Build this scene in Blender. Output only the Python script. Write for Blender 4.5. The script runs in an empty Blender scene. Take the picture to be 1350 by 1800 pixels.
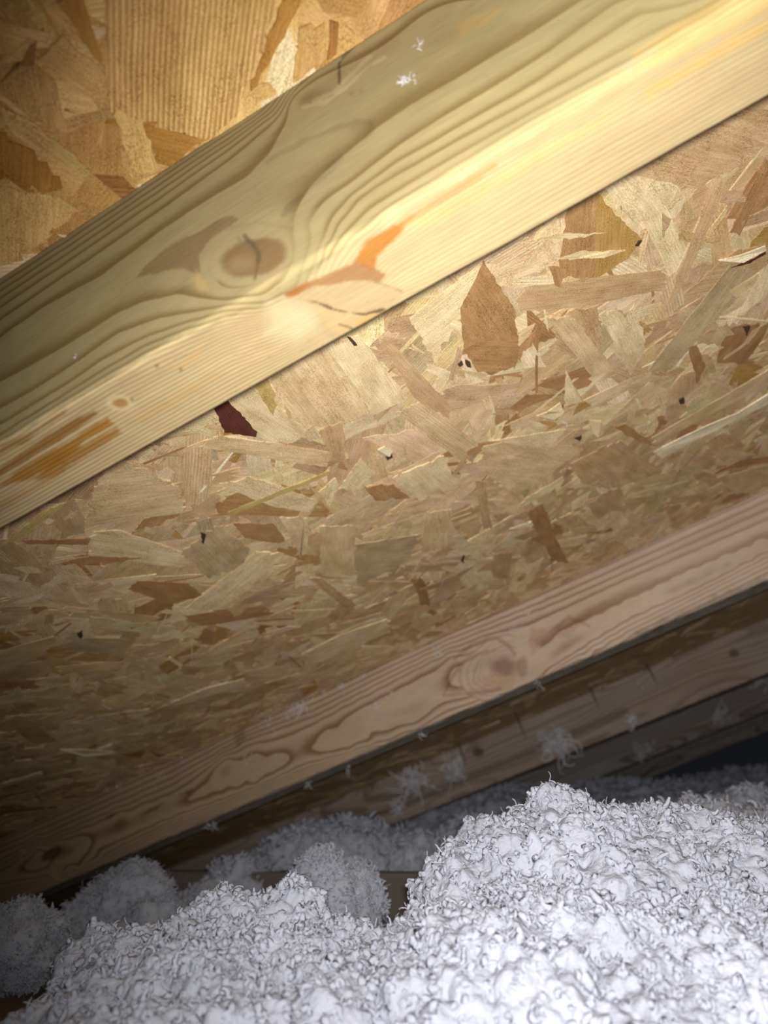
import bpy, math
import numpy as np
from mathutils import Matrix, Vector

# ------------------------------------------------------------------ frames
# roof-local axes: X runs down the slope along the rafters, Y across them, Z out through the roof
PITCH = math.radians(18)
D = 0.27598                                   # camera to sheathing
CAM = np.array([0.0, 0.0, 0.13])
c_, s_ = math.cos(PITCH), math.sin(PITCH)
R3 = np.array([[c_, 0, s_], [0, 1, 0], [-s_, 0, c_]])          # roof-local -> world
ORG = CAM + R3 @ np.array([0, 0, D])
ROOF = Matrix(((c_, 0, s_, ORG[0]), (0, 1, 0, ORG[1]), (-s_, 0, c_, ORG[2]), (0, 0, 0, 1)))
d1 = np.array([-0.8768143, 0.4400495, 0.1937862])
d2 = np.array([0.3754318, 0.3747523, 0.8477097])
nn = np.array([-0.3004124, -0.8160374, 0.4937968])
F, CX, CY = 1250.0, 675.0, 900.0
h, t, Y0, S = 0.0889, 0.0381, 0.15531, 0.64517                 # 2x4 rafters, 24-inch bays

cr = R3 @ np.array([d1[0], d2[0], nn[0]])     # camera right
cu = -(R3 @ np.array([d1[1], d2[1], nn[1]]))  # camera up
cf = R3 @ np.array([d1[2], d2[2], nn[2]])     # camera forward
cam = bpy.data.cameras.new('camera'); camo = bpy.data.objects.new('camera', cam)
bpy.context.scene.collection.objects.link(camo)
camo.matrix_world = Matrix(((cr[0], cu[0], -cf[0], CAM[0]), (cr[1], cu[1], -cf[1], CAM[1]), (cr[2], cu[2], -cf[2], CAM[2]), (0, 0, 0, 1)))
cam.sensor_fit = 'VERTICAL'; cam.sensor_height = 36.0; cam.sensor_width = 27.0; cam.lens = 36.0*F/1800
cam.clip_start = 0.01
cam.dof.use_dof = True; cam.dof.focus_distance = 0.37; cam.dof.aperture_fstop = 8.5
sc = bpy.context.scene; sc.camera = camo
sc.view_settings.view_transform = 'Standard'; sc.view_settings.look = 'None'
sc.view_settings.exposure = 0.0; sc.view_settings.gamma = 1.0
w = bpy.data.worlds.new('world'); sc.world = w; w.use_nodes = True
w.node_tree.nodes['Background'].inputs[0].default_value = (0.55, 0.6, 0.8, 1)
w.node_tree.nodes['Background'].inputs[1].default_value = 0.012
# the phone's torch, just above the lens
L = bpy.data.lights.new('torch', 'SPOT'); Lo = bpy.data.objects.new('torch', L); sc.collection.objects.link(Lo)
L.energy = 1.0; L.shadow_soft_size = 0.005; L.spot_size = math.radians(120); L.spot_blend = 1.0; L.color = (1.0, 0.97, 0.93)
lp = CAM + cu*0.006 + cr*0.002
aim = cf*1.0 + cr*0.37 - cu*0.06
Lo.rotation_mode = 'QUATERNION'; Lo.location = lp; Lo.rotation_quaternion = Vector(aim).to_track_quat('-Z', 'Y')
L.use_nodes = True
_nt = L.node_tree; _em = _nt.nodes['Emission']; _fo = _nt.nodes.new('ShaderNodeLightFalloff')
_fo.inputs['Strength'].default_value = 9.0
_ad = _nt.nodes.new('ShaderNodeMath'); _ad.operation = 'ADD'; _ad.inputs[1].default_value = 10.6
_nt.links.new(_fo.outputs['Linear'], _ad.inputs[0]); _nt.links.new(_ad.outputs[0], _em.inputs['Strength'])

C = sc.collection
rng = np.random.default_rng(7)

# ------------------------------------------------------------------ helpers
def ray(p):
    return np.array([(p[0]-CX)/F, (p[1]-CY)/F, 1.0])
def on_roof(p, Z=0.0):                        # photo point -> (X, Y) on a plane parallel to the sheathing
    r = ray(p); k = (Z+D)/(r @ nn); q = r*k
    return np.array([q @ d1, q @ d2])
def on_side(p, Y):                            # photo point -> (X, Z) on a rafter's side
    r = ray(p); k = Y/(r @ d2); q = r*k
    return np.array([q @ d1, q @ nn - D])
def to_px(P):                                 # roof-local points -> photo
    q = P[:, :1]*d1 + P[:, 1:2]*d2 + (P[:, 2:]+D)*nn
    return np.stack([CX+F*q[:, 0]/q[:, 2], CY+F*q[:, 1]/q[:, 2]], 1)
def at(x, y, depth):                          # photo point at a distance ahead -> world
    return CAM + depth*((x-CX)/F*cr - (y-CY)/F*cu + cf)
def hsh(i, j, k, s):
    n = (i.astype(np.int64)*374761393 + j.astype(np.int64)*668265263 + k.astype(np.int64)*2147483647 + s*1274126177) & 0xffffffff
    n = ((n ^ (n >> 13))*1274126177) & 0xffffffff
    n = ((n ^ (n >> 16))*2246822519) & 0xffffffff
    return ((n ^ (n >> 15)) & 0xffffff)/float(0xffffff)
def noise3(P, scale, seed=0):
    Q = P/scale; I = np.floor(Q); f = Q-I; I = I.astype(np.int64); f = f*f*(3-2*f); o = 0
    for a in (0, 1):
        for b in (0, 1):
            for c in (0, 1):
                wgt = (f[:, 0] if a else 1-f[:, 0])*(f[:, 1] if b else 1-f[:, 1])*(f[:, 2] if c else 1-f[:, 2])
                o = o + wgt*hsh(I[:, 0]+a, I[:, 1]+b, I[:, 2]+c, seed)
    return o*2-1
def worley(P, scale, seed=0):
    Q = P/scale; I = np.floor(Q).astype(np.int64); best = np.full(len(P), 9.0)
    for a in (-1, 0, 1):
        for b in (-1, 0, 1):
            for c in (-1, 0, 1):
                i, j, k = I[:, 0]+a, I[:, 1]+b, I[:, 2]+c
                dx = i+hsh(i, j, k, seed+1)-Q[:, 0]; dy = j+hsh(i, j, k, seed+2)-Q[:, 1]; dz = k+hsh(i, j, k, seed+3)-Q[:, 2]
                best = np.minimum(best, dx*dx+dy*dy+dz*dz)
    return np.sqrt(best)
def sstep(a, b, x):
    u = np.clip((x-a)/(b-a), 0, 1); return u*u*(3-2*u)
def poly_sd(P, poly):                         # signed distance (negative inside)
    poly = np.array(poly, float); n = len(poly); d = np.full(len(P), 1e9); ins = np.zeros(len(P), bool)
    for i in range(n):
        a, b = poly[i], poly[(i+1) % n]; e = b-a
        u = np.clip(((P-a) @ e)/(e @ e+1e-12), 0, 1); q = P-a-u[:, None]*e
        d = np.minimum(d, np.hypot(q[:, 0], q[:, 1]))
        cond = (a[1] > P[:, 1]) != (b[1] > P[:, 1])
        xi = a[0]+(P[:, 1]-a[1])/(b[1]-a[1]+1e-12)*(b[0]-a[0])
        ins ^= cond & (P[:, 0] < xi)
    return np.where(ins, -d, d)
def line_d(P, pts):
    pts = np.array(pts, float); d = np.full(len(P), 1e9)
    for a, b in zip(pts[:-1], pts[1:]):
        e = b-a; u = np.clip(((P-a) @ e)/(e @ e+1e-12), 0, 1); q = P-a-u[:, None]*e
        d = np.minimum(d, np.hypot(q[:, 0], q[:, 1]))
    return d
def mesh(name, verts, faces, mat, parent=None, smooth=True, world=None, attrs=None):
    me = bpy.data.meshes.new(name)
    verts = np.asarray(verts, np.float32)
    if isinstance(faces, np.ndarray):
        k = faces.shape[1]; me.vertices.add(len(verts)); me.vertices.foreach_set('co', verts.ravel())
        me.loops.add(faces.size); me.loops.foreach_set('vertex_index', faces.astype(np.int32).ravel())
        me.polygons.add(len(faces)); me.polygons.foreach_set('loop_start', np.arange(0, faces.size, k, dtype=np.int32))
        try: me.polygons.foreach_set('loop_total', np.full(len(faces), k, np.int32))
        except Exception: pass
        me.update(calc_edges=True)
    else:
        me.from_pydata([tuple(v) for v in verts.tolist()], [], faces)
    for an, (kind, data) in (attrs or {}).items():
        dt = {'f': 'FLOAT', 'c': 'FLOAT_COLOR', 'v': 'FLOAT_VECTOR'}[kind]
        A = me.attributes.new(an, dt, 'POINT')
        A.data.foreach_set({'f': 'value', 'c': 'color', 'v': 'vector'}[kind], np.asarray(data, np.float32).ravel())
    me.polygons.foreach_set('use_smooth', np.full(len(me.polygons), smooth))
    me.materials.append(mat)
    me.validate()
    o = bpy.data.objects.new(name, me); C.objects.link(o)
    if world is not None: o.matrix_world = world
    if parent is not None: o.parent = parent
    return o
def tag(o, label=None, cat=None, group=None, kind=None):
    for k, v in (('label', label), ('category', cat), ('group', group), ('kind', kind)):
        if v: o[k] = v
    return o
def N(nt, typ, **kw):
    n = nt.nodes.new(typ)
    for k, v in kw.items():
        if k.startswith('i_'): n.inputs[k[2:].replace('_', ' ')].default_value = v
        else: setattr(n, k, v)
    return n
def new_mat(name, rough=0.7, spec=0.3):
    m = bpy.data.materials.new(name); m.use_nodes = True; nt = m.node_tree
    b = nt.nodes['Principled BSDF']; b.inputs['Roughness'].default_value = rough
    b.inputs['Specular IOR Level'].default_value = spec
    return m, nt, b
def mth(nt, op, a, b=None, c=None, clamp=False):
    n = nt.nodes.new('ShaderNodeMath'); n.operation = op; n.use_clamp = clamp
    for i, v in enumerate((a, b, c)):
        if v is None: continue
        if isinstance(v, (int, float)): n.inputs[i].default_value = v
        else: nt.links.new(v, n.inputs[i])
    return n.outputs[0]
def mrange(nt, v, a, b, c=0.0, d=1.0, smooth=True):
    n = nt.nodes.new('ShaderNodeMapRange'); n.interpolation_type = 'SMOOTHSTEP' if smooth else 'LINEAR'
    nt.links.new(v, n.inputs[0])
    for i, x in enumerate((a, b, c, d)): n.inputs[i+1].default_value = x
    return n.outputs[0]
def mixc(nt, fac, a, b, mode='MIX'):
    n = nt.nodes.new('ShaderNodeMix'); n.data_type = 'RGBA'; n.blend_type = mode
    for sock, v in ((n.inputs[0], fac), (n.inputs[6], a), (n.inputs[7], b)):
        if isinstance(v, (int, float)): sock.default_value = v
        elif isinstance(v, tuple): sock.default_value = (*v, 1)
        else: nt.links.new(v, sock)
    return n.outputs[2]
def tex(nt, typ, vec, scale, detail=2.0, rough=0.5):
    n = nt.nodes.new(typ); n.inputs['Scale'].default_value = scale
    if typ == 'ShaderNodeTexNoise':
        n.inputs['Detail'].default_value = detail; n.inputs['Roughness'].default_value = rough
    nt.links.new(vec, n.inputs['Vector']); return n
def vscale(nt, vec, s):
    n = nt.nodes.new('ShaderNodeVectorMath'); n.operation = 'MULTIPLY'; nt.links.new(vec, n.inputs[0]); n.inputs[1].default_value = s
    return n.outputs[0]
def attr(nt, name):
    n = nt.nodes.new('ShaderNodeAttribute'); n.attribute_name = name; return n

# ------------------------------------------------------------------ materials
def wood_material(name, late, ring_gain=1.0):
    m, nt, b = new_mat(name, 0.75, 0.1); lk = nt.links
    co = nt.nodes.new('ShaderNodeTexCoord').outputs['Object']
    g = attr(nt, 'grain').outputs['Fac']; rs = attr(nt, 'ring').outputs['Fac']; col = attr(nt, 'tone').outputs['Color']
    wob = tex(nt, 'ShaderNodeTexNoise', vscale(nt, co, (40, 260, 260)), 1.0, 3.0)
    g2 = mth(nt, 'ADD', g, mth(nt, 'MULTIPLY', mth(nt, 'SUBTRACT', wob.outputs[0], 0.5), 0.07))
    fr = mth(nt, 'FRACT', g2)
    rise = mrange(nt, fr, 0.30, 0.93); fall = mrange(nt, fr, 0.95, 1.0, 1.0, 0.0)
    dk = mth(nt, 'MULTIPLY', mth(nt, 'POWER', rise, 1.9), fall)
    fib = tex(nt, 'ShaderNodeTexNoise', vscale(nt, co, (60, 1500, 1500)), 1.0, 3.0, 0.6)
    blot = tex(nt, 'ShaderNodeTexNoise', vscale(nt, co, (10, 45, 45)), 1.0, 3.0, 0.55)
    dk2 = mth(nt, 'MULTIPLY', mth(nt, 'MULTIPLY', dk, rs), ring_gain, clamp=True)
    c1 = mixc(nt, dk2, col, mixc(nt, 1.0, col, late, 'MULTIPLY'))
    fv = mrange(nt, fib.outputs[0], 0.3, 0.7, 0.88, 1.08, False)
    bv = mrange(nt, blot.outputs[0], 0.3, 0.7, 0.9, 1.08, False)
    pit = tex(nt, 'ShaderNodeTexNoise', vscale(nt, co, (220, 1300, 1300)), 1.0, 1.0)
    pv = mrange(nt, pit.outputs[0], 0.70, 0.78, 1.0, 0.78)
    k = mth(nt, 'MULTIPLY', mth(nt, 'MULTIPLY', fv, bv), pv)
    kk = nt.nodes.new('ShaderNodeCombineColor')
    for i in range(3): lk.new(k, kk.inputs[i])
    c2 = mixc(nt, 1.0, c1, kk.outputs[0], 'MULTIPLY')
    lk.new(c2, b.inputs['Base Color'])
    bp = N(nt, 'ShaderNodeBump'); bp.inputs['Strength'].default_value = 0.35; bp.inputs['Distance'].default_value = 0.0006
    hh = mth(nt, 'ADD', mth(nt, 'MULTIPLY', dk2, 0.5), mth(nt, 'MULTIPLY', fib.outputs[0], 0.5))
    lk.new(hh, bp.inputs['Height']); lk.new(bp.outputs[0], b.inputs['Normal'])
    return m
M_fir = wood_material('fir_lumber', (0.50, 0.40, 0.27))
M_pine = wood_material('pinkish_pine_lumber', (0.52, 0.40, 0.32))

def strand_material():
    m, nt, b = new_mat('strand_board', 0.62, 0.3); lk = nt.links
    col = attr(nt, 'tone').outputs['Color']; uv = attr(nt, 'along').outputs['Vector']
    f1 = tex(nt, 'ShaderNodeTexNoise', vscale(nt, uv, (45, 1100, 50)), 1.0, 2.0, 0.6)
    f2 = tex(nt, 'ShaderNodeTexNoise', vscale(nt, uv, (900, 2200, 50)), 1.0, 2.0, 0.7)
    f3 = tex(nt, 'ShaderNodeTexNoise', vscale(nt, uv, (38, 75, 50)), 1.0, 3.0, 0.6)
    sep = nt.nodes.new('ShaderNodeSeparateXYZ'); lk.new(uv, sep.inputs[0])
    wv = mth(nt, 'SINE', mth(nt, 'ADD', mth(nt, 'MULTIPLY', sep.outputs[1], 3300.0), mth(nt, 'MULTIPLY', f3.outputs[0], 5.0)))
    strk = attr(nt, 'stripe').outputs['Fac']
    v1 = mrange(nt, f1.outputs[0], 0.3, 0.7, 0.82, 1.12, False)
    gate = tex(nt, 'ShaderNodeTexNoise', vscale(nt, uv, (70, 110, 50)), 1.0, 3.0, 0.6)
    f4 = tex(nt, 'ShaderNodeTexNoise', vscale(nt, uv, (1100, 1700, 50)), 1.0, 2.0, 0.6)
    spk = mth(nt, 'MULTIPLY', mrange(nt, f4.outputs[0], 0.50, 0.60), mrange(nt, gate.outputs[0], 0.35, 0.62))
    v2 = mth(nt, 'MULTIPLY', mrange(nt, f2.outputs[0], 0.36, 0.60, 0.80, 1.08, False), mrange(nt, spk, 0.0, 1.0, 1.04, 0.60, False))
    v3 = mrange(nt, f3.outputs[0], 0.3, 0.7, 0.78, 1.14, False)
    v4 = mth(nt, 'ADD', 1.0, mth(nt, 'MULTIPLY', wv, strk))
    k = mth(nt, 'MULTIPLY', mth(nt, 'MULTIPLY', v1, v2), mth(nt, 'MULTIPLY', v3, v4))
    # darker values also turn browner
    kr = mth(nt, 'POWER', k, 0.85); kb = mth(nt, 'POWER', k, 1.35)
    kk = nt.nodes.new('ShaderNodeCombineColor'); lk.new(kr, kk.inputs[0]); lk.new(k, kk.inputs[1]); lk.new(kb, kk.inputs[2])
    c2 = mixc(nt, 1.0, col, kk.outputs[0], 'MULTIPLY')
    lk.new(c2, b.inputs['Base Color'])
    bp = N(nt, 'ShaderNodeBump'); bp.inputs['Strength'].default_value = 0.4; bp.inputs['Distance'].default_value = 0.0004
    lk.new(mth(nt, 'ADD', f1.outputs[0], f2.outputs[0]), bp.inputs['Height']); lk.new(bp.outputs[0], b.inputs['Normal'])
    return m
M_osb = strand_material()

def fluff_material(name, colr):
    m, nt, b = new_mat(name, 0.85, 0.15); lk = nt.links
    co = nt.nodes.new('ShaderNodeTexCoord').outputs['Object']
    n1 = tex(nt, 'ShaderNodeTexNoise', co, 420.0, 4.0, 0.65); n2 = tex(nt, 'ShaderNodeTexNoise', co, 25.0, 2.0)
    lo = tuple(x*0.86 for x in colr)
    lk.new(mixc(nt, mrange(nt, n2.outputs[0], 0.3, 0.7), lo, colr), b.inputs['Base Color'])
    bp = N(nt, 'ShaderNodeBump'); bp.inputs['Strength'].default_value = 0.45; bp.inputs['Distance'].default_value = 0.0012
    wp = nt.nodes.new('ShaderNodeVectorMath'); wp.operation = 'ADD'; lk.new(co, wp.inputs[0])
    wn = tex(nt, 'ShaderNodeTexNoise', co, 300.0, 2.0); lk.new(vscale(nt, wn.outputs['Color'], (.004, .004, .004)), wp.inputs[1])
    vo = tex(nt, 'ShaderNodeTexVoronoi', wp.outputs[0], 480.0)
    lk.new(mth(nt, 'SUBTRACT', mth(nt, 'MULTIPLY', n1.outputs[0], .5), mth(nt, 'MULTIPLY', vo.outputs['Distance'], .9)), bp.inputs['Height']); lk.new(bp.outputs[0], b.inputs['Normal'])
    tr = nt.nodes.new('ShaderNodeBsdfTranslucent'); tr.inputs[0].default_value = (*colr, 1); lk.new(bp.outputs[0], tr.inputs['Normal'])
    mx = nt.nodes.new('ShaderNodeMixShader'); mx.inputs[0].default_value = 0.3
    lk.new(b.outputs[0], mx.inputs[1]); lk.new(tr.outputs[0], mx.inputs[2])
    lk.new(mx.outputs[0], nt.nodes['Material Output'].inputs[0])
    return m
M_fluff = fluff_material('white_fibre', (0.485, 0.505, 0.59))
M_tuft = fluff_material('lit_white_fibre', (0.84, 0.84, 0.88))  # brighter copy of the same fibre, its lit look put into the colour
def plain(name, colr, rough=0.6, metal=0.0):
    m, nt, b = new_mat(name, rough); b.inputs['Metallic'].default_value = metal
    co = nt.nodes.new('ShaderNodeTexCoord').outputs['Object']
    n1 = tex(nt, 'ShaderNodeTexNoise', co, 60.0, 3.0)
    nt.links.new(mixc(nt, n1.outputs[0], tuple(x*0.75 for x in colr), colr), b.inputs['Base Color'])
    return m
M_nail = plain('dull_steel', (0.22, 0.2, 0.19), 0.5, 0.8)
M_board = plain('brown_paper_faced_board', (0.20, 0.16, 0.135), 0.9)

# ------------------------------------------------------------------ the roof sheathing
TONE = {'P': (.77, .61, .36), 'T': (.68, .50, .28), 'M': (.57, .385, .205), 'B': (.42, .235, .10), 'O': (.48, .285, .09),
        'D': (.11, .032, .02), 'K': (.07, .045, .028), 'G': (.53, .40, .225), 'W': (.85, .74, .50), 'Y': (.54, .40, .15)}
traced = [
 ('P', 0, [(1060,328),(1140,275),(1200,335),(1120,400)]), ('B', 0, [(1000,345),(1055,322),(1045,490),(980,490)]),
 ('O', 0, [(1050,335),(1080,375),(1128,420),(1105,455),(1045,490)]), ('P', 0, [(915,428),(985,411),(1070,409),(1000,421)]),
 ('P', 0, [(980,455),(1020,441),(1100,440),(1040,455)]), ('M', 0, [(912,548),(920,505),(1165,475),(1175,508),(1020,540)]),
 ('B', 0, [(808,530),(850,458),(905,545),(912,615),(905,650),(840,655),(815,610)]), ('P', 0, [(720,560),(850,460),(800,560),(770,640)]),
 ('G', 0, [(1140,650),(1285,465),(1332,475),(1290,530),(1180,650)]), ('M', 0, [(1258,310),(1280,320),(1225,450),(1182,535),(1175,530)]),
 ('B', 0, [(1345,280),(1352,310),(1300,415),(1283,410)]), ('B', 0, [(1288,275),(1296,250),(1318,255),(1312,278)]),
 ('M', 0, [(985,550),(1050,540),(1060,600),(1040,645)]), ('P', 0, [(1052,555),(1085,545),(1100,560),(1115,530),(1135,600),(1110,660),(1080,600)]),
 ('B', 0, [(815,615),(845,600),(912,600),(910,637),(865,660),(845,650)]), ('T', .12, [(740,705),(840,780),(808,810),(697,725)]),
 ('M', 0, [(668,595),(690,605),(800,720),(790,738),(725,695)]), ('P', 0, [(995,650),(1025,708),(992,715)]),
 ('T', 0, [(850,785),(915,770),(1025,790),(955,840),(910,870),(840,825)]), ('P', 0, [(865,775),(995,755),(970,785),(910,780)]),
 ('M', 0, [(1000,815),(1090,775),(1165,830),(1075,860),(1025,850)]), ('P', 0, [(912,895),(925,875),(990,838),(990,850)]),
 ('B', 0, [(925,900),(955,885),(980,950),(1000,990),(970,985)]), ('W', 0, [(895,930),(935,917),(935,925)]),
 ('T', .1, [(1145,770),(1275,695),(1355,648),(1355,675),(1265,720),(1155,780)]), ('B', 0, [(1080,750),(1100,745),(1150,782),(1125,778)]),
 ('B', 0, [(1210,610),(1225,605),(1240,645),(1225,675)]), ('T', 0, [(1260,840),(1355,815),(1355,850),(1295,870)]),
 ('B', 0, [(1250,835),(1300,808),(1355,802),(1355,812),(1290,822)]), ('M', 0, [(835,845),(852,845),(865,930),(850,930)]),
 ('T', 0, [(750,900),(793,895),(800,960),(740,970)]), ('G', .2, [(622,958),(735,940),(722,980),(690,1000),(630,1030)]),
 ('M', 0, [(867,975),(900,970),(895,1020),(867,1015)]), ('D', 0, [(375,715),(398,703),(452,758),(450,768),(395,760)]),
 ('P', 0, [(405,700),(440,680),(540,760),(505,780),(460,770)]), ('Y', 0, [(445,675),(470,665),(485,695),(480,730)]),
 ('T', 0, [(475,665),(575,605),(650,725),(620,740),(540,755),(485,695)]), ('P', 0, [(575,610),(630,590),(720,700),(655,730)]),
 ('T', 0, [(350,785),(385,765),(585,795),(575,820),(530,815)]), ('P', 0, [(388,855),(435,838),(480,850),(555,880),(545,900),(480,890)]),
 ('Y', 0, [(400,900),(580,827),(582,832),(405,907)]), ('P', 0, [(560,865),(590,840),(595,850),(580,890)]),
 ('P', 0, [(595,860),(635,805),(660,830),(630,860)]), ('B', 0, [(410,920),(480,920),(500,945),(490,955),(430,945)]),
 ('P', 0, [(155,975),(165,935),(210,932),(320,970),(330,990),(310,998)]), ('B', 0, [(40,950),(160,945),(155,957),(45,955)]),
 ('B', 0, [(120,985),(160,977),(250,980),(190,990)]), ('G', 0, [(320,970),(380,925),(440,965),(425,995),(365,1015)]),
 ('P', .05, [(325,1070),(450,970),(500,975),(425,1045),(380,1072)]), ('T', 0, [(562,925),(625,925),(622,1010),(565,1012)]),
 ('T', 0, [(492,910),(540,910),(540,970),(530,980)]), ('B', 0, [(225,1035),(240,1020),(330,1025),(355,1045),(300,1060)]),
 ('M', 0, [(540,1015),(565,1015),(628,1065),(610,1070)]), ('P', 0, [(530,1150),(600,1115),(680,1088),(685,1110),(560,1165)]),
 ('T', 0, [(215,805),(320,860),(325,900),(150,925),(165,855)]), ('Y', 0, [(0,960),(75,900),(120,880),(50,940)]),
 ('P', 0, [(300,1235),(360,1210),(430,1192),(430,1205),(310,1240)]), ('W', 0, [(0,1378),(72,1357),(75,1361),(0,1385)]),
 ('T', .3, [(188,190),(185,-20),(495,-20),(415,205),(350,245),(270,225)]), ('O', 0, [(255,218),(360,245),(300,292),(272,285)]),
 ('P', 0, [(200,200),(250,208),(278,298),(235,325),(220,260)]), ('O', 0, [(-10,232),(45,258),(105,310),(110,330),(75,340),(-10,320)]),
 ('P', 0, [(-10,325),(70,340),(140,370),(50,440),(-10,485)]), ('O', 0, [(95,-10),(145,-10),(180,110),(165,100)]),
 ('B', 0, [(30,115),(65,72),(60,115)]), ('P', 0, [(-10,180),(60,215),(150,290),(145,320),(30,240)]),
 ('T', 0, [(65,105),(110,60),(185,130),(180,185),(150,165)]), ('O', 0, [(500,-10),(535,-10),(470,115),(440,160)]),
 ('P', 0, [(445,155),(470,145),(485,160),(450,185)]), ('B', 0, [(580,35),(595,40),(590,95),(575,105)]),
 ('T', 0, [(525,50),(570,40),(575,100),(515,145)]), ('M', 0, [(1085,300),(1200,240),(1350,170),(1350,260),(1220,330)]),
 ('D', 0, [(1285,470),(1318,462),(1345,440),(1345,446)]), ('T', 0, [(960,560),(1010,560),(1080,650),(1040,660)]),
 ('K', 0, [(1116,432),(1122,423),(1128,422),(1122,432)]), ('K', 0, [(804,640),(812,634),(814,640),(808,644)]), ('K', 0, [(818,632),(826,636),(828,645),(821,644)]), ('K', 0, [(610,592),(618,594),(628,606),(622,607)]),
 ('K', 0, [(676,800),(688,796),(690,803),(680,808)]), ('K', 0, [(980,722),(990,712),(984,730),(976,738)]), ('K', 0, [(1194,702),(1202,698),(1203,708),(1196,710)]), ('K', 0, [(1010,1000-230),(1022,765),(1018,775)]),
 ('K', 0, [(810,985),(816,975),(814,990)]), ('K', 0, [(352,936),(362,938),(358,955)]), ('K', 0, [(135,1113),(145,1108),(143,1124)]), ('K', 0, [(1305,575),(1318,572),(1312,590)]),
 ('B', 0, [(640,855),(690,850),(720,875),(660,880)]), ('P', 0, [(690,840),(780,800),(800,850),(740,880)]),
 ('M', 0, [(560,760),(600,740),(610,790),(580,800)]), ('B', 0, [(965,468),(990,470),(985,505),(975,500)]),
]
def build_sheathing():
    V, Fc, T, A, ST = [], [], [], [], []
    def flake(pts, z, tone, ang, stripe, tilt=(0, 0)):
        n = len(pts); base = len(V); c = pts.mean(0); ca, sa = math.cos(ang), math.sin(ang); off = rng.uniform(-5, 5, 2)
        for zz in (0, 1):
            for p in pts:
                q = p-c
                V.append((p[0], p[1], 0.0003 if zz else z-(q @ np.array(tilt))))
                A.append((q[0]*ca+q[1]*sa+off[0], -q[0]*sa+q[1]*ca+off[1], off[0]*3)); T.append((*tone, 1)); ST.append(stripe)
        Fc.append([base+i for i in range(n)][::-1])
        for i in range(n):
            j = (i+1) % n; Fc.append([base+i, base+j, base+n+j, base+n+i])
    def rand_flake(x, y, kind):
        ang = rng.uniform(0, math.pi)
        if kind == 0: Lh, Wh = rng.uniform(.016, .048), rng.uniform(.005, .017)
        elif kind == 1: Lh, Wh = rng.uniform(.006, .016), rng.uniform(.0015, .005)
        else: Lh, Wh = rng.uniform(.008, .03), rng.uniform(.0004, .0012)
        ne = 3 if kind == 2 else rng.integers(4, 9); pts = []
        sk = rng.uniform(-.5, .5)*Wh; bow = rng.normal(0, .06)*Lh*.3
        for sgn in (1, -1):
            ys = np.linspace(-1, 1, ne)*sgn
            for yy in ys:
                pts.append((sgn*Lh*(1+rng.uniform(-.24, .10)*min(1, .012/Lh+.3)) + sk*yy*2, -yy*Wh*(1+rng.uniform(-.25, .1))*-1))
            for u in ((.4, -.3) if kind < 2 else (.3,)):
                pts.append((sgn*u*Lh, ys[-1]*Wh*rng.uniform(.85, 1.12)+bow))
        pts = np.array(pts); ca, sa = math.cos(ang), math.sin(ang)
        pts = np.stack([x+pts[:, 0]*ca-pts[:, 1]*sa, y+pts[:, 0]*sa+pts[:, 1]*ca], 1)
        if kind == 2: ton = np.array(TONE[rng.choice(['P', 'W', 'B', 'T'], p=[.4, .15, .25, .2])])
        else: ton = np.array(TONE[rng.choice(['P', 'T', 'M', 'B', 'O', 'G'], p=[.22, .42, .24, .07, .015, .035])])
        ton = ton*rng.uniform(.88, 1.12)*np.array([1, rng.uniform(.96, 1.04), rng.uniform(.9, 1.1)])
        if y < .17: ton = ton*np.array([.76, .63, .40])  # golden strands here; dimmer torch light also put into their colour
        z = -rng.uniform(.0001, .0007) - (.0002 if kind else 0)
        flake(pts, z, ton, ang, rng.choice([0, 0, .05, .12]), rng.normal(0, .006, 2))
    for n, (xa, xb, ya, yb), pk in ((8000, (-.45, 1.2, -.1, .85), (.64, .24, .12)), (1500, (-.8, 1.0, .83, 3.4), (.8, .2, 0)), (500, (-.5, 1.0, -.7, -.1), (.9, .1, 0))):
        xs = rng.uniform(xa, xb, n); ys = rng.uniform(ya, yb, n); ks = rng.choice(3, n, p=pk)
        for x, y, k in zip(xs, ys, ks): rand_flake(x, y, k)
    for i, (tn, stripe, poly) in enumerate(traced):
        pts = np.array([on_roof(p, -.001) for p in poly])
        e = [(np.hypot(*(pts[(j+1) % len(pts)]-pts[j])), j) for j in range(len(pts))]; j = 0 if stripe >= .1 else max(e)[1]
        d = pts[(j+1) % len(pts)]-pts[j]; ang = math.atan2(d[1], d[0])
        area = 0.5*sum(pts[a][0]*pts[(a+1) % len(pts)][1]-pts[(a+1) % len(pts)][0]*pts[a][1] for a in range(len(pts)))
        if area < 0: pts = pts[::-1]
        # roughen the outline
        out = []
        for a in range(len(pts)):
            p, q = pts[a], pts[(a+1) % len(pts)]; ln = np.hypot(*(q-p)); along = abs((q-p) @ np.array([math.cos(ang), math.sin(ang)]))/(ln+1e-9)
            k = max(1, min(12, int(ln/.0028))); amp = (.0004 if along > .8 else .0014)
            for u in range(k):
                out.append(p+(q-p)*u/k + (rng.normal(0, amp, 2) if u else 0))
        ton = np.array(TONE[tn])*rng.uniform(.95, 1.05)*(np.array([.76, .63, .40]) if pts[:, 1].mean() < .17 else 1)  # same golden tone for traced flakes, with the dimmer light put in
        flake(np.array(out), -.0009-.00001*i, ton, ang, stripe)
    V = np.array(V)
    # the board's own body behind the strands
    b0 = len(V); X0, X1, Ya, Yb = -.8, 1.35, -.75, 3.6
    box = [(X0, Ya, 0), (X1, Ya, 0), (X1, Yb, 0), (X0, Yb, 0), (X0, Ya, .011), (X1, Ya, .011), (X1, Yb, .011), (X0, Yb, .011)]
    V = np.concatenate([V, np.array(box)])
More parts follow.
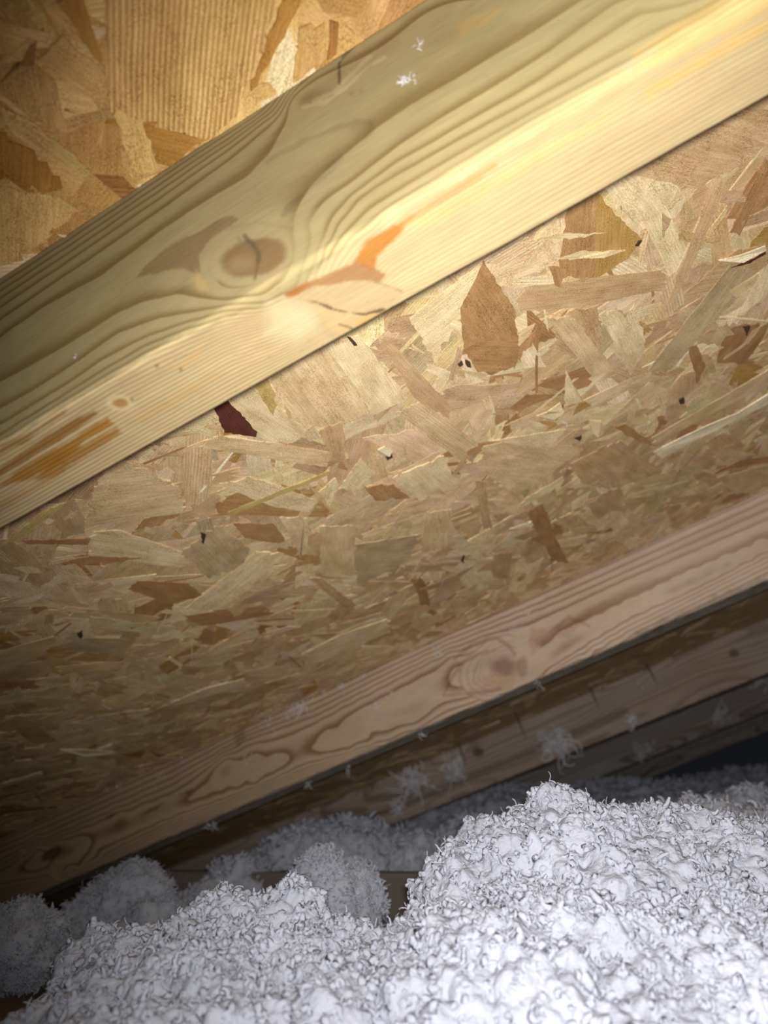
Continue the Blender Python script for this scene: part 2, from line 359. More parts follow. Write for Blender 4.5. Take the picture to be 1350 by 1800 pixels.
    for f in ((0, 1, 2, 3), (4, 7, 6, 5), (0, 4, 5, 1), (1, 5, 6, 2), (2, 6, 7, 3), (3, 7, 4, 0)): Fc.append([b0+k for k in f][::-1])
    for p in box: T.append((*TONE['M'], 1)); A.append((p[0], p[1], 0)); ST.append(0)
    o = mesh('ceiling', V, Fc, M_osb, smooth=False, world=ROOF, attrs={'tone': ('c', T), 'along': ('v', A), 'stripe': ('f', ST)})
    tag(o, 'oriented strand board roof sheathing of tan and brown wood flakes above the rafters', 'ceiling', kind='structure')
    return o
ceiling = build_sheathing()

def chip(name, poly, tone, lift, label, thick=.0010, spread=.17):
    pts = np.array([on_roof(p, -.001-lift*.5) for p in poly]); n = len(pts)
    d = pts[1]-pts[0]; ang = math.atan2(d[1], d[0]); c = pts.mean(0)
    u = (pts-pts[0]) @ np.array([math.cos(ang), math.sin(ang)]); u = (u-u.min())/(np.ptp(u)+1e-9)
    V = [(p[0], p[1], -.0012-lift*math.sin(uu*2.6)) for p, uu in zip(pts, u)]+[(p[0], p[1], -.0012+thick-lift*math.sin(uu*2.6)) for p, uu in zip(pts, u)]
    Fc = [list(range(n))[::-1], list(range(n, 2*n))]+[[i, (i+1) % n, n+(i+1) % n, n+i] for i in range(n)]
    A = [((p-c) @ np.array([math.cos(ang), math.sin(ang)]), (p-c) @ np.array([-math.sin(ang), math.cos(ang)]), 0) for p in pts]*2
    o = mesh(name, V, Fc, M_osb, parent=ceiling, smooth=False, attrs={'tone': ('c', [(*TONE[tone], 1)]*2*n), 'along': ('v', A), 'stripe': ('f', [.05]*2*n)})
    o['label'] = label
chip('raised_flake', [(1150,797),(1200,768),(1245,745),(1295,724),(1355,690),(1355,708),(1290,737),(1230,768),(1165,808)], 'W', .003, 'pale strip of wood lifting off the board')
chip('raised_flake', [(945,735),(960,722),(985,708),(990,722),(975,738),(955,738)], 'P', .004, 'small curled pale wood chip')
chip('raised_flake', [(1038,742),(1055,738),(1062,760),(1050,768),(1040,758)], 'P', .003, 'small pale upturned chip')
chip('splinter', [(105,1321),(150,1316),(200,1321),(205,1324),(150,1327)], 'W', .004, 'long bright splinter hanging off the board')
chip('splinter', [(170,1319),(198,1306),(196,1309),(172,1322)], 'W', .004, 'short bright splinter beside the long one')
chip('splinter', [(664,790),(676,783),(690,792),(684,800),(668,802)], 'W', .003, 'white broken chip at a nail hole')
chip('splinter', [(1020,455),(1070,441),(1100,440),(1060,452)], 'P', .0015, 'thin pale splinter over the brown flakes')
chip('splinter', [(1265,460),(1300,448),(1345,432),(1347,440),(1305,460)], 'W', .002, 'thin bright splinter at the right')

# ------------------------------------------------------------------ rafters
def tps_fit(P, g, lam=1e-4):
    P = np.array(P); g = np.array(g, float); n = len(P)
    def U(r2): return np.where(r2 > 1e-12, r2*np.log(r2+1e-12), 0)
    K = U(((P[:, None]-P[None])**2).sum(-1))+lam*np.eye(n); Q = np.c_[np.ones(n), P]
    A = np.zeros((n+3, n+3)); A[:n, :n] = K; A[:n, n:] = Q; A[n:, :n] = Q.T
    sol = np.linalg.solve(A, np.r_[g, 0, 0, 0])
    def ev(X):
        out = np.empty(len(X))
        for i in range(0, len(X), 20000):
            x = X[i:i+20000]; out[i:i+20000] = U(((x[:, None]-P[None])**2).sum(-1)) @ sol[:n]+np.c_[np.ones(len(x)), x] @ sol[n:]
        return out
    return ev
def densify(line, step=28):
    out = []
    for a, b in zip(line[:-1], line[1:]):
        k = max(1, int(math.hypot(b[0]-a[0], b[1]-a[1])/step))
        for i in range(k): out.append((a[0]+(b[0]-a[0])*i/k, a[1]+(b[1]-a[1])*i/k))
    return out+[line[-1]]
def profile(p, Y, r):                         # distance round the section -> (y, z), corners rounded by r
    r = np.broadcast_to(r, p.shape); y = np.empty_like(p); z = np.empty_like(p); r2 = .0025
    a = p <= h-r; y[a] = Y; z[a] = -p[a]
    b = (p > h-r) & (p < h+r); th = (p[b]-(h-r[b]))/(2*r[b])*math.pi/2
    y[b] = Y+r[b]-r[b]*np.cos(th); z[b] = -(h-r[b])-r[b]*np.sin(th)
    c = (p >= h+r) & (p <= h+t-r2); y[c] = Y+p[c]-h; z[c] = -h
    d = (p > h+t-r2) & (p < h+t+r2); th = (p[d]-(h+t-r2))/(2*r2)*math.pi/2
    y[d] = Y+t-r2+r2*np.sin(th); z[d] = -(h-r2)-r2*np.cos(th)
    e = p >= h+t+r2; y[e] = Y+t; z[e] = -h+(p[e]-h-t)
    return y, z
def build_rafter(Y, x0, x1, step, mat, label, lines=None, gfun=None, rad=.003, paint=None, base=(.5, .4, .25)):
    xs = np.arange(x0, x1+step, step); m = len(xs)
    ps = np.unique(np.r_[np.arange(0.0006, h+t, step), np.linspace(h-.008, h+.008, 17), np.linspace(h+t-.0025, h+t+.0025, 6), np.linspace(h+t+.003, 2*h+t-.0006, 6)])
    X, P_ = np.meshgrid(xs, ps, indexing='ij'); X = X.ravel(); P_ = P_.ravel()
    r = rad(X) if callable(rad) else rad*np.ones_like(X)
    y, z = profile(P_, Y, r)
    V = np.stack([X, y, z], 1); px = to_px(V)
    nrm = noise3(V, .03, 5)*.0003+noise3(V, .006, 6)*.00008
    edge = np.exp(-((P_-h)/.004)**2); V[:, 2] += edge*noise3(V*np.array([.5, 1, 1]), .004, 9)*.0004+nrm*(P_ > h)
    V[:, 1] += nrm*(P_ <= h)
    G = None
    if lines:
        pts, gs = [], []
        for g, ln in lines:
            for q in densify(ln):
                u, zz = on_side(q, Y)
                if -zz <= h: pts.append((u, -zz))
                else:
                    u, yy = on_roof(q, -h); pts.append((u, h+yy-Y))
                gs.append(g)
        ev = tps_fit(np.array(pts)*10, gs, 2e-3)
        G = ev(np.stack([X, np.minimum(P_, h+t+.01)], 1)*10)
    else: G = gfun(X, P_)
    tone = np.tile(np.array(base), (len(X), 1)); ring = np.ones(len(X))
    if paint: tone, ring, G = paint(X, P_, px, tone, ring, G, V)
    k = len(ps); I = np.arange(m*k).reshape(m, k)
    a, b, c, d = I[:-1, :-1].ravel(), I[1:, :-1].ravel(), I[1:, 1:].ravel(), I[:-1, 1:].ravel()
    quads = np.stack([a, b, c, d], 1)
    top = np.stack([I[:-1, -1], I[1:, -1], I[1:, 0], I[:-1, 0]], 1)
    nV = len(V); ends = []
    cap = []
    for row, flip in ((0, False), (m-1, True)):
        cpt = np.array([[xs[row], Y+t/2, -h/2]]); V = np.concatenate([V, cpt]); ci = len(V)-1
        tone = np.concatenate([tone, [base]]); ring = np.r_[ring, 0]; G = np.r_[G, 0]
        ii = I[row]; jj = np.roll(ii, -1)
        q = np.stack([ii, jj, np.full(k, ci), np.full(k, ci)], 1)[:, :3]
        cap.append(q[:, ::-1] if flip else q)
    quads = np.concatenate([quads, top])
    me_faces = [list(map(int, f)) for f in np.concatenate(cap)]
    o = mesh('rafter', V, quads, mat, world=ROOF, attrs={'tone': ('c', np.c_[tone, np.ones(len(V))]), 'grain': ('f', G), 'ring': ('f', ring)})
    bmx = __import__('bmesh').new(); bmx.from_mesh(o.data); bmx.verts.ensure_lookup_table()
    for f in me_faces: bmx.faces.new([bmx.verts[i] for i in f])
    __import__('bmesh').ops.recalc_face_normals(bmx, faces=bmx.faces)
    bmx.to_mesh(o.data); bmx.free()
    tag(o, label, 'rafter', 'lumber rafters under the roof')
    return o
def lay(tone, mask, col):
    return tone*(1-mask[:, None])+np.array(col)*mask[:, None]
def blob(px, poly, soft, jit=None):
    d = poly_sd(px, poly)+(jit if jit is not None else 0); return 1-sstep(-soft, soft, d)
def stroke(px, pts, wd, soft=1.5, jit=None):
    d = line_d(px, pts)+(jit if jit is not None else 0); return 1-sstep(wd, wd+soft, d)

near_lines = [
 (0.4, [(0,482),(120,404),(300,288),(440,198)]),
 (1, [(0,490),(120,412),(300,295),(440,204)]), (2, [(0,502),(120,423),(300,304),(455,200)]), (3, [(0,513),(120,434),(300,314),(400,247),(470,197)]),
 (4, [(0,527),(120,446),(300,325),(400,256),(485,190)]), (5, [(0,543),(120,461),(300,338),(400,268),(490,196),(503,175)]),
 (6, [(0,565),(120,482),(300,359),(400,287),(470,228),(502,185)]), (7, [(0,595),(74,542),(178,486),(285,406),(380,346),(439,311),(478,269),(498,228),(507,192),(514,174)]),
 (7.45, [(0,635),(150,545),(260,480)]), (7.5, [(330,470),(300,500)]), (7.6, [(430,370),(500,320),(560,280),(610,245)]),
 (8, [(0,673),(44,649),(118,607),(193,560),(252,533),(311,518),(356,525),(400,529),(460,519),(505,485),(520,440),(518,395),(530,358),(546,331),(570,305),(599,278),(650,236),(720,190),(820,130),(920,70),(1020,5)]),
 (7.35, [(530,195),(570,192),(620,160),(700,90),(760,30)]), (7.6, [(600,225),(660,190),(740,130),(860,50)]),
 (9, [(0,720),(59,687),(148,628),(207,587),(281,560),(400,538),(470,530),(520,505),(540,450),(543,395),(570,355),(611,326),(653,293),(706,254),(780,207),(852,164),(963,93),(1083,9)]),
 (10, [(0,748),(118,676),(178,634),(252,596),(326,569),(400,548),(470,540),(528,515),(560,450),(581,394),(605,361),(641,328),(700,284),(750,258),(905,169),(1128,27)]),
 (11, [(0,768),(178,655),(252,610),(326,580),(400,558),(470,548)]), (11, [(570,440),(595,395),(630,352),(660,330),(750,280),(883,206),(1061,108),(1172,48)]),
 (12, [(580,450),(600,420),(647,371),(706,332),(760,300),(928,204),(1105,107),(1283,5)]),
 (14, [(610,450),(640,415),(706,362),(780,320),(950,215),(1150,105),(1310,12)]),
 (17, [(640,450),(661,430),(706,394),(780,345),(950,245),(1150,128),(1350,15)]), (21, [(700,440),(780,384),(950,282),(1150,165),(1350,55)]),
 (23, [(673,470),(690,455),(780,405),(950,302),(1150,190)]), (26, [(690,492),(720,470),(780,435),(950,335),(1350,110)]),
 (31, [(708,515),(750,498),(850,446),(1000,360),(1200,245),(1350,160)]),
 (16, [(0,812),(200,690),(400,590),(500,560)]), (22, [(0,860),(200,745),(400,632),(520,590)]), (31, [(0,930),(200,817),(400,704),(560,612)]),
]
def paint_near(X, P_, px, tone, ring, G, V):
    j1 = noise3(V, .004, 21)*3+noise3(V, .0012, 22)*1.5; j2 = noise3(V*np.array([.25, 1, 1]), .002, 23)*3
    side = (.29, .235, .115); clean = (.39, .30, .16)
    # clean planed wood below grey weathered side; lit and shaded contrast partly painted
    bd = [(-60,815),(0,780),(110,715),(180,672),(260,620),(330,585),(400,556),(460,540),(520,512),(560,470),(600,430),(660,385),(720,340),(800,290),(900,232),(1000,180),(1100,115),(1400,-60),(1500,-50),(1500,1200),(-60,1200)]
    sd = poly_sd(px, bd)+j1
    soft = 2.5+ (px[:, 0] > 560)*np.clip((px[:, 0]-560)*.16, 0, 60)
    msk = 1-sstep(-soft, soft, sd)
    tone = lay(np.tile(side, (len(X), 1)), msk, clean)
    # lighter towards the right end, the stronger torch light put into the colour
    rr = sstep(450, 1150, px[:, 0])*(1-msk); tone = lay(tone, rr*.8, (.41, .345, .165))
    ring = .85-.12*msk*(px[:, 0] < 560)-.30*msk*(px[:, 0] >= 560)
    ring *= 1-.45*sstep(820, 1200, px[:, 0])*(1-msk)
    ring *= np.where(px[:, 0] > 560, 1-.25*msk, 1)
    brown = (.175, .112, .05)
    m = blob(px, [(241,487),(262,462),(300,432),(350,408),(385,384),(410,379),(421,386),(398,400),(378,414),(362,430),(350,448),(352,478),(345,483),(325,472),(300,474),(270,484)], 1.5, j1*.5)
    tone = lay(tone, m*.75, brown); ring *= 1-m*.8
    m = blob(px, [(345,475),(362,500),(380,512),(350,512),(342,495)], 5, j1); tone = lay(tone, m*.6, (.42, .28, .11))
    # the round knot
    c, s = math.cos(-.25), math.sin(-.25); qx = px[:, 0]-440; qy = px[:, 1]-456
    u = (qx*c+qy*s); v = (-qx*s+qy*c); rk = np.hypot(u/72, v/44)+j1*.012
    m = 1-sstep(.95, 1.15, rk); tone = lay(tone, m*.75, (.30, .235, .12)); ring *= 1-m
    m = (1-sstep(.75, 1.0, np.hypot((u-8)/68, (v+1)/37)+j1*.02)); tone = lay(tone, m*.85, (.165, .098, .04))
    m = (1-sstep(.3, .95, np.hypot((u+18)/36, (v-4)/22)+j1*.02)); tone = lay(tone, m*.5, (.25, .185, .095))
    m = stroke(px, [(430,415),(445,430),(455,445),(452,470),(448,488)], 1.5, 4, j1); tone = lay(tone, m*.8, (.10, .07, .035))
    m = stroke(px, [(438,432),(425,425),(418,418)], 1, 3, j1); tone = lay(tone, m*.5, (.16, .11, .06))
    for w_, a_ in ((1.02, .5), (1.22, .25), (1.4, .2)):
        m = np.exp(-((rk-w_)/.025)**2)*(qx < 20); tone = lay(tone, m*a_, (.27, .19, .09))
    # branch wood at the top edge
    m = blob(px, [(516,172),(560,140),(620,96),(690,60),(740,10),(790,0),(720,40),(690,80),(640,118),(600,158),(560,182),(530,190)], 8, j1*2); tone = lay(tone, m*.5, (.27, .20, .10))
    m = stroke(px, [(596,110),(597,148)], 1.2, 2, j1*.3); tone = lay(tone, m*.9, (.10, .07, .03))
    m = stroke(px, [(596,112),(607,98),(624,78)], 1.5, 2, j1); tone = lay(tone, m*.8, (.12, .09, .05))
    for ln in ([(534,188),(572,180),(605,157),(647,118),(676,103)], [(552,178),(590,160),(615,135),(650,100)]):
        m = stroke(px, ln, 1.5, 3, j1); tone = lay(tone, m*.35, (.50, .42, .24))
    for q, rr_ in (((619,165), 5), ((635,160), 4)):
        m = np.exp(-(((px[:, 0]-q[0])**2+(px[:, 1]-q[1])**2)/rr_**2)); tone = lay(tone, m*.5, (.2, .14, .07))
    # slightly darker wood inside the long nose
    m = blob(px, [(500,372),(540,330),(600,275),(645,240),(652,225),(630,216),(600,228),(640,232),(590,270),(530,318)], 8, j1*2); tone = lay(tone, m*.16, (.26, .21, .12))
    m = stroke(px, [(470,285),(500,267),(552,241),(593,225),(625,215),(648,214),(655,224),(650,236),(641,245)], 1.0, 7, j1); tone = lay(tone, m*.42, (.19, .145, .07))
    m = stroke(px, [(498,378),(513,355),(546,331),(575,303),(600,277)], 2, 3, j1*1.5); tone = lay(tone, m*.4, (.16, .13, .07))
    m = stroke(px, [(400,402),(450,390),(500,398),(515,402)], 1.5, 3, j1*1.4); tone = lay(tone, m*.3, (.2, .15, .08))
    ring *= 1-.65*blob(px, [(495,375),(560,375),(575,430),(555,500),(500,515),(495,470)], 18, j1)
    # orange pitch streaks and the brown bark pocket on the arris
    og = (.30, .115, .016)
    m = blob(px, [(620,462),(632,440),(650,420),(680,402),(712,390),(730,380),(712,400),(690,425),(665,450),(660,475),(640,470)], 4, j1); tone = lay(tone, m*.9, og); ring *= 1-m*.6
    m = stroke(px, [(712,392),(760,362),(800,335),(870,290)], 2, 7, j1); tone = lay(tone, m*.55, (.34, .17, .045))
    m = blob(px, [(502,516),(525,500),(560,488),(600,470),(625,460),(660,470),(676,484),(668,496),(630,492),(590,500),(550,505),(520,522),(506,524)], 3, j1); tone = lay(tone, m*.85, (.23, .11, .042)); ring *= 1-m
    m = blob(px, [(502,517),(520,506),(540,500),(524,520),(508,524)], 3, j1); tone = lay(tone, m*.7, (.25, .09, .015))
    m = blob(px, [(500,528),(545,507),(590,500),(640,494),(675,497),(705,512),(700,530),(665,552),(630,575),(600,597),(560,590),(520,560)], 4, j1)
    tone = lay(tone, m*.8, (.34, .245, .13)); ring *= 1-m
    m = blob(px, [(560,540),(600,545),(650,553),(625,572),(600,590),(570,575)], 8, j1*2); tone = lay(tone, m*.5, (.45, .30, .13))
    m = blob(px, [(625,560),(660,548),(690,542),(655,565),(628,578)], 3, j1*.6); tone = lay(tone, m*.6, (.45, .26, .08))
    cr1 = [(520,525),(560,532),(585,543),(610,548),(640,552),(690,540)]
    m = stroke(px, cr1, 1.0, 2.0, j1*.9)*sstep(520, 570, px[:, 0]); tone = lay(tone, m*.95, (.10, .06, .03))
    m = stroke(px, [(595,570),(612,574),(622,580)], .8, 1.5, j1*.5); tone = lay(tone, m*.8, (.15, .1, .05))
    m = stroke(px, [(660,495),(680,502),(706,512)], .8, 2, j1*.5); tone = lay(tone, m*.6, (.2, .12, .06))
    # white scuffed wood beside the wedge
    m = blob(px, [(470,535),(520,530),(555,545),(560,580),(520,600),(470,590)], 18, j1*2); tone = lay(tone, m*.6, (.45, .39, .235)); ring *= 1-.6*m
    # pitch streaks on the lower left
    for pl, a_, cc in (([(-20,838),(30,800),(120,742),(165,722),(172,728),(120,765),(60,800),(0,838),(-20,850)], .85, (.20, .085, .014)),
                   ([(-20,868),(30,828),(95,790),(150,755),(190,735),(200,745),(150,775),(110,812),(60,838),(0,858)], .9, (.26, .115, .014)),
                   ([(100,800),(150,780),(205,750),(215,762),(160,795),(110,830),(60,845)], .8, (.26, .115, .016)),
                   ([(0,785),(60,752),(115,720),(110,730),(60,765),(0,800)], .7, (.23, .115, .035)),
                   ([(-10,890),(60,850),(120,815),(100,838),(40,872),(-10,905)], .5, (.32, .17, .045)),
                   ([(230,735),(330,680),(400,650),(330,700),(250,745)], .35, (.42, .26, .09)),
                   ([(300,650),(330,632),(357,612),(350,625),(325,645)], .55, (.45, .28, .10)),
                   ([(1110,90),(1200,30),(1350,-60),(1400,-60),(1350,20),(1200,95),(1120,130)], .5, (.50, .33, .11)),
                   ([(1130,160),(1250,85),(1350,30),(1350,55),(1260,105),(1140,175)], .5, (.50, .31, .09)),
                   ([(700,400),(850,320),(1000,235),(1100,180),(1050,225),(900,315),(760,395)], .42, (.50, .33, .12)),
                   ([(800,45),(900,0),(880,25),(810,65)], .5, (.48, .30, .10))):
        m = blob(px, pl, 4, j2+j1*.6); tone = lay(tone, m*a_, cc)
    # little round knot on the bottom face
    q = np.hypot((px[:, 0]-212)/17, (px[:, 1]-709)/10)+j1*.04
    tone = lay(tone, (1-sstep(.8, 1.9, q))*.5, (.52, .42, .22)); tone = lay(tone, (1-sstep(.5, 1.1, q))*.85, (.25, .12, .03)); ring *= sstep(.8, 1.8, q)
    for q in ((276,644), (232,703), (318,650)):
        tone = lay(tone, np.exp(-((px[:, 0]-q[0])**2+(px[:, 1]-q[1])**2)/9), (.15, .1, .05))
    gm = blob(px, [(1090,120),(1140,85),(1165,80),(1130,110),(1105,122)], 5, j1); tone = lay(tone, gm*.4, (.35, .32, .22))
    return tone, ring, G
rad1 = lambda X: .0025+.0045*sstep(.02, -.2, X) if False else .0025+.0050*(1-sstep(-.22, .03, X))
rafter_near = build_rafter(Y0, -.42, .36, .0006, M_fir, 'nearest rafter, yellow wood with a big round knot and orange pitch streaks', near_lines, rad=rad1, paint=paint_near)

second_lines = [
 (0, [(0,1472),(130,1412),(300,1335),(430,1275),(560,1213),(700,1148),(800,1103),(1000,1013),(1350,855)]),
 (1, [(0,1481),(130,1423),(300,1347),(430,1282),(560,1224),(700,1157),(800,1112),(900,1070),(1350,868)]),
 (2, [(0,1490),(130,1434),(300,1359),(430,1289),(560,1235),(700,1167),(800,1121),(950,1062),(1350,882)]),
 (3, [(0,1501),(130,1445),(300,1371),(430,1297),(560,1246),(700,1176),(800,1130),(1000,1052),(1350,898)]),
 (4, [(0,1515),(50,1488),(130,1456),(300,1383),(430,1304),(560,1258),(700,1186),(800,1139),(850,1120),(930,1100),(1100,1020),(1350,915)]),
 (5, [(117,1467),(180,1443),(213,1427),(283,1403),(333,1378),(380,1340),(437,1313),(493,1300),(533,1283),(600,1247),(667,1212),(733,1177),(790,1148)]),
 (6, [(0,1533),(35,1510),(70,1485),(100,1477),(133,1472),(160,1480),(140,1507),(100,1527),(50,1543),(0,1552)]),
 (6, [(365,1377),(380,1350),(400,1335),(450,1325),(480,1327),(467,1347),(433,1370),(400,1380),(372,1380)]),
 (6, [(793,1157),(767,1180),(700,1213),(633,1247),(600,1273),(557,1305),(600,1297),(650,1285),(700,1275),(750,1255)]),
 (6.25, [(420,1355),(450,1345)]), (6.4, [(680,1250),(740,1215)]), (5.6, [(230,1440),(300,1418)]), (5.6, [(520,1315)]),
 (5, [(100,1555),(140,1530),(173,1492),(233,1465),(300,1437),(367,1412),(450,1384),(533,1342),(617,1322),(683,1299),(733,1280),(783,1249),(850,1227),(930,1195)]),
 (3, [(0,1575),(140,1543),(200,1500),(300,1450),(400,1412),(533,1358),(683,1308),(850,1236),(960,1190),(1100,1110),(1350,985)]),
 (1, [(200,1512),(300,1462),(400,1421),(533,1366),(683,1312),(850,1240),(1000,1178),(1350,1005)]),
 (-2, [(0,1600),(340,1458),(675,1318),(1000,1177),(1350,1027)]),
 (5, [(940,1150),(1000,1105),(1060,1080),(1120,1050),(1200,1010),(1350,950)]), (5, [(980,1165),(1100,1090),(1200,1045),(1350,970)]), (5.7, [(1180,1040),(1280,995)]),
]
def paint_second(X, P_, px, tone, ring, G, V):
    j1 = noise3(V, .008, 31)*3+noise3(V, .003, 32)*1.5
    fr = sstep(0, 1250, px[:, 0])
    tone = np.array((.335, .245, .155))*(1-fr[:, None])+np.array((.46, .36, .275))*fr[:, None]  # lighter towards the right: torch brightness put into the wood colour
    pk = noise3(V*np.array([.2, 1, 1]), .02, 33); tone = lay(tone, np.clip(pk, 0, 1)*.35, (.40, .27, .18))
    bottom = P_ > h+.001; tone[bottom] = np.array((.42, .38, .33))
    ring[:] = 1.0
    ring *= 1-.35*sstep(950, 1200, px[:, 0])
    # knots
    q = np.hypot((px[:, 0]-88)/19, (px[:, 1]-1503+(px[:, 0]-88)*.45)/10)+j1*.03
    tone = lay(tone, (1-sstep(.7, 1.1, q))*.85, (.12, .055, .03))
    q = np.hypot((px[:, 0]-882)/52, (px[:, 1]-1175+(px[:, 0]-882)*.2)/40)+j1*.02
    inside = 1-sstep(1.3, 1.55, q); ring *= 1-inside
    for k, a_ in ((.62, .25), (.78, .3), (.95, .45), (1.15, .35), (1.4, .5)):
        tone = lay(tone, np.exp(-((q-k)/.035)**2)*a_*(px[:, 0] < 905+j1*2), (.20, .12, .07))
    q2 = np.hypot((px[:, 0]-886)/30, (px[:, 1]-1172)/22)+j1*.05
    tone = lay(tone, (1-sstep(.3, 1.2, q2))*.75, (.19, .10, .075))
    q2 = np.hypot((px[:, 0]-918)/10, (px[:, 1]-1172)/20)+j1*.05; tone = lay(tone, (1-sstep(.6, 1.2, q2))*.5, (.22, .12, .10))
    m = blob(px, [(860,1185),(905,1195),(890,1210),(850,1205)], 6, j1); tone = lay(tone, m*.5, (.42, .24, .12))
    for ln in ([(780,1222),(795,1190),(812,1165),(840,1150),(870,1142)], [(780,1222),(830,1219),(880,1212)], [(800,1158),(830,1132),(870,1120),(895,1135),(905,1150)],
               [(1035,1040+60),(1000,1085),(965,1112)]):
        m = stroke(px, ln, 1.5, 3, j1*.5); tone = lay(tone, m*.5, (.22, .12, .08))
    m = blob(px, [(935,1105),(975,1112),(1010,1085),(1060,1055),(1080,1052),(1030,1085),(1000,1120),(965,1120),(935,1150),(928,1130)], 4, j1); tone = lay(tone, m*.55, (.36, .22, .155))
    m = stroke(px, [(1160,1052),(1155,1040),(1175,1020),(1220,1005)], 3, 3, j1); tone = lay(tone, m*.4, (.48, .38, .30))
    for pl in ([(312,1399),(325,1390),(340,1387),(330,1396)], [(250,1432),(265,1420),(287,1412),(275,1424)], [(185,1437),(198,1430),(205,1428),(192,1437)]):
        m = blob(px, pl, 2.5, j1*.4); tone = lay(tone, m*.8, (.12, .07, .04))
    m = blob(px, [(1120,1112),(1160,1090),(1230,1062),(1350,1012),(1350,1024),(1200,1088),(1130,1122)], 5, j1*2.2); tone = lay(tone, m*.45, (.14, .12, .11))
    m = blob(px, [(410,1290),(428,1282),(432,1300),(418,1312)], 4, j1); tone = lay(tone, m*.5, (.18, .12, .07))
    m = stroke(px, [(0,1598),(340,1457),(675,1317),(1000,1176),(1350,1026)], 2, 3, j1*.8); tone = lay(tone, m*.4, (.22, .19, .15))
    return tone, ring, G
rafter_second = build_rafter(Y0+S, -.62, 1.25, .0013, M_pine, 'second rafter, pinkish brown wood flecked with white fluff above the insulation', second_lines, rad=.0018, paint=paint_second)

def gfar(seed):
    def f(X, P_):
        q = np.stack([X*.35, P_*1.0, np.full_like(X, seed)], 1)
        return 3.2*np.cos(P_/h*math.pi*1.05)*1.2+noise3(q, .045, seed)*2.2+P_*25
    return f
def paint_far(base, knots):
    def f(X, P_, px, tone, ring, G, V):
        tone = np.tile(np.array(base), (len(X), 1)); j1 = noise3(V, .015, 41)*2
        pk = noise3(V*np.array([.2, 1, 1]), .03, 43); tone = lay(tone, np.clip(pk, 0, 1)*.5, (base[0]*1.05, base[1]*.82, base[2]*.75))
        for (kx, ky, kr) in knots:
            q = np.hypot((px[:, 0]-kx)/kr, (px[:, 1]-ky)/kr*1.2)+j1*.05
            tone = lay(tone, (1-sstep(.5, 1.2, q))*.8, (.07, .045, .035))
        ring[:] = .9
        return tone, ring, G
    return f
def paint_third(X, P_, px, tone, ring, G, V):
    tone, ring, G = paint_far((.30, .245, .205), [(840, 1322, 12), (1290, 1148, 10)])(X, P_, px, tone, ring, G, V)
    j1 = noise3(V, .02, 45)*2
    for ln in ([(720,1335),(670,1360),(640,1390),(645,1405),(700,1398),(740,1388)], [(600,1395),(565,1418),(570,1432),(640,1425)], [(640,1440),(760,1395),(900,1335),(1100,1250)]):
        tone = lay(tone, stroke(px, ln, 4, 5, j1)*.6, (.13, .09, .07))
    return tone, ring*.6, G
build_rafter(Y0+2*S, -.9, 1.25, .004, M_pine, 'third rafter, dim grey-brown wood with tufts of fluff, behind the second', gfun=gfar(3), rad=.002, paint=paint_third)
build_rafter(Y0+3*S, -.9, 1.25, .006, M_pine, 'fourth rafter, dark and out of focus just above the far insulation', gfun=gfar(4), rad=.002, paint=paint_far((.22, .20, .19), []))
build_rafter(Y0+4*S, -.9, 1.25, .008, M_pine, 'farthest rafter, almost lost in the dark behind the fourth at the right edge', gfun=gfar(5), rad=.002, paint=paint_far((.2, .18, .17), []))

# ------------------------------------------------------------------ attic floor and the truss chords lying on it
def box_obj(name, lo, hi, mat, label=None, cat=None, group=None, kind=None, bev=.0015):
    import bmesh
    bm = bmesh.new(); bmesh.ops.create_cube(bm, size=1)
    for v in bm.verts: v.co = [lo[i]+(v.co[i]+.5)*(hi[i]-lo[i]) for i in range(3)]
    bmesh.ops.bevel(bm, geom=bm.edges[:], offset=bev, segments=2, affect='EDGES')
    me = bpy.data.meshes.new(name); bm.to_mesh(me); bm.free(); me.materials.append(mat)
    o = bpy.data.objects.new(name, me); C.objects.link(o)
    return tag(o, label, cat, group, kind)
box_obj('floor', (-1.6, -.4, -.013), (1.3, 4.2, 0), M_board, 'brown papered board under the insulation', 'floor', kind='structure', bev=.001)
M_chord = plain('weathered_chord_wood', (.12, .10, .09), .8)
box_obj('truss_chord', (-1.4, Y0+S, .0005), (.66, Y0+S+t, .089), M_chord, 'grey-brown timber showing in the gap behind the fluffy right-hand heap', 'truss chord', 'truss chords on the attic floor')

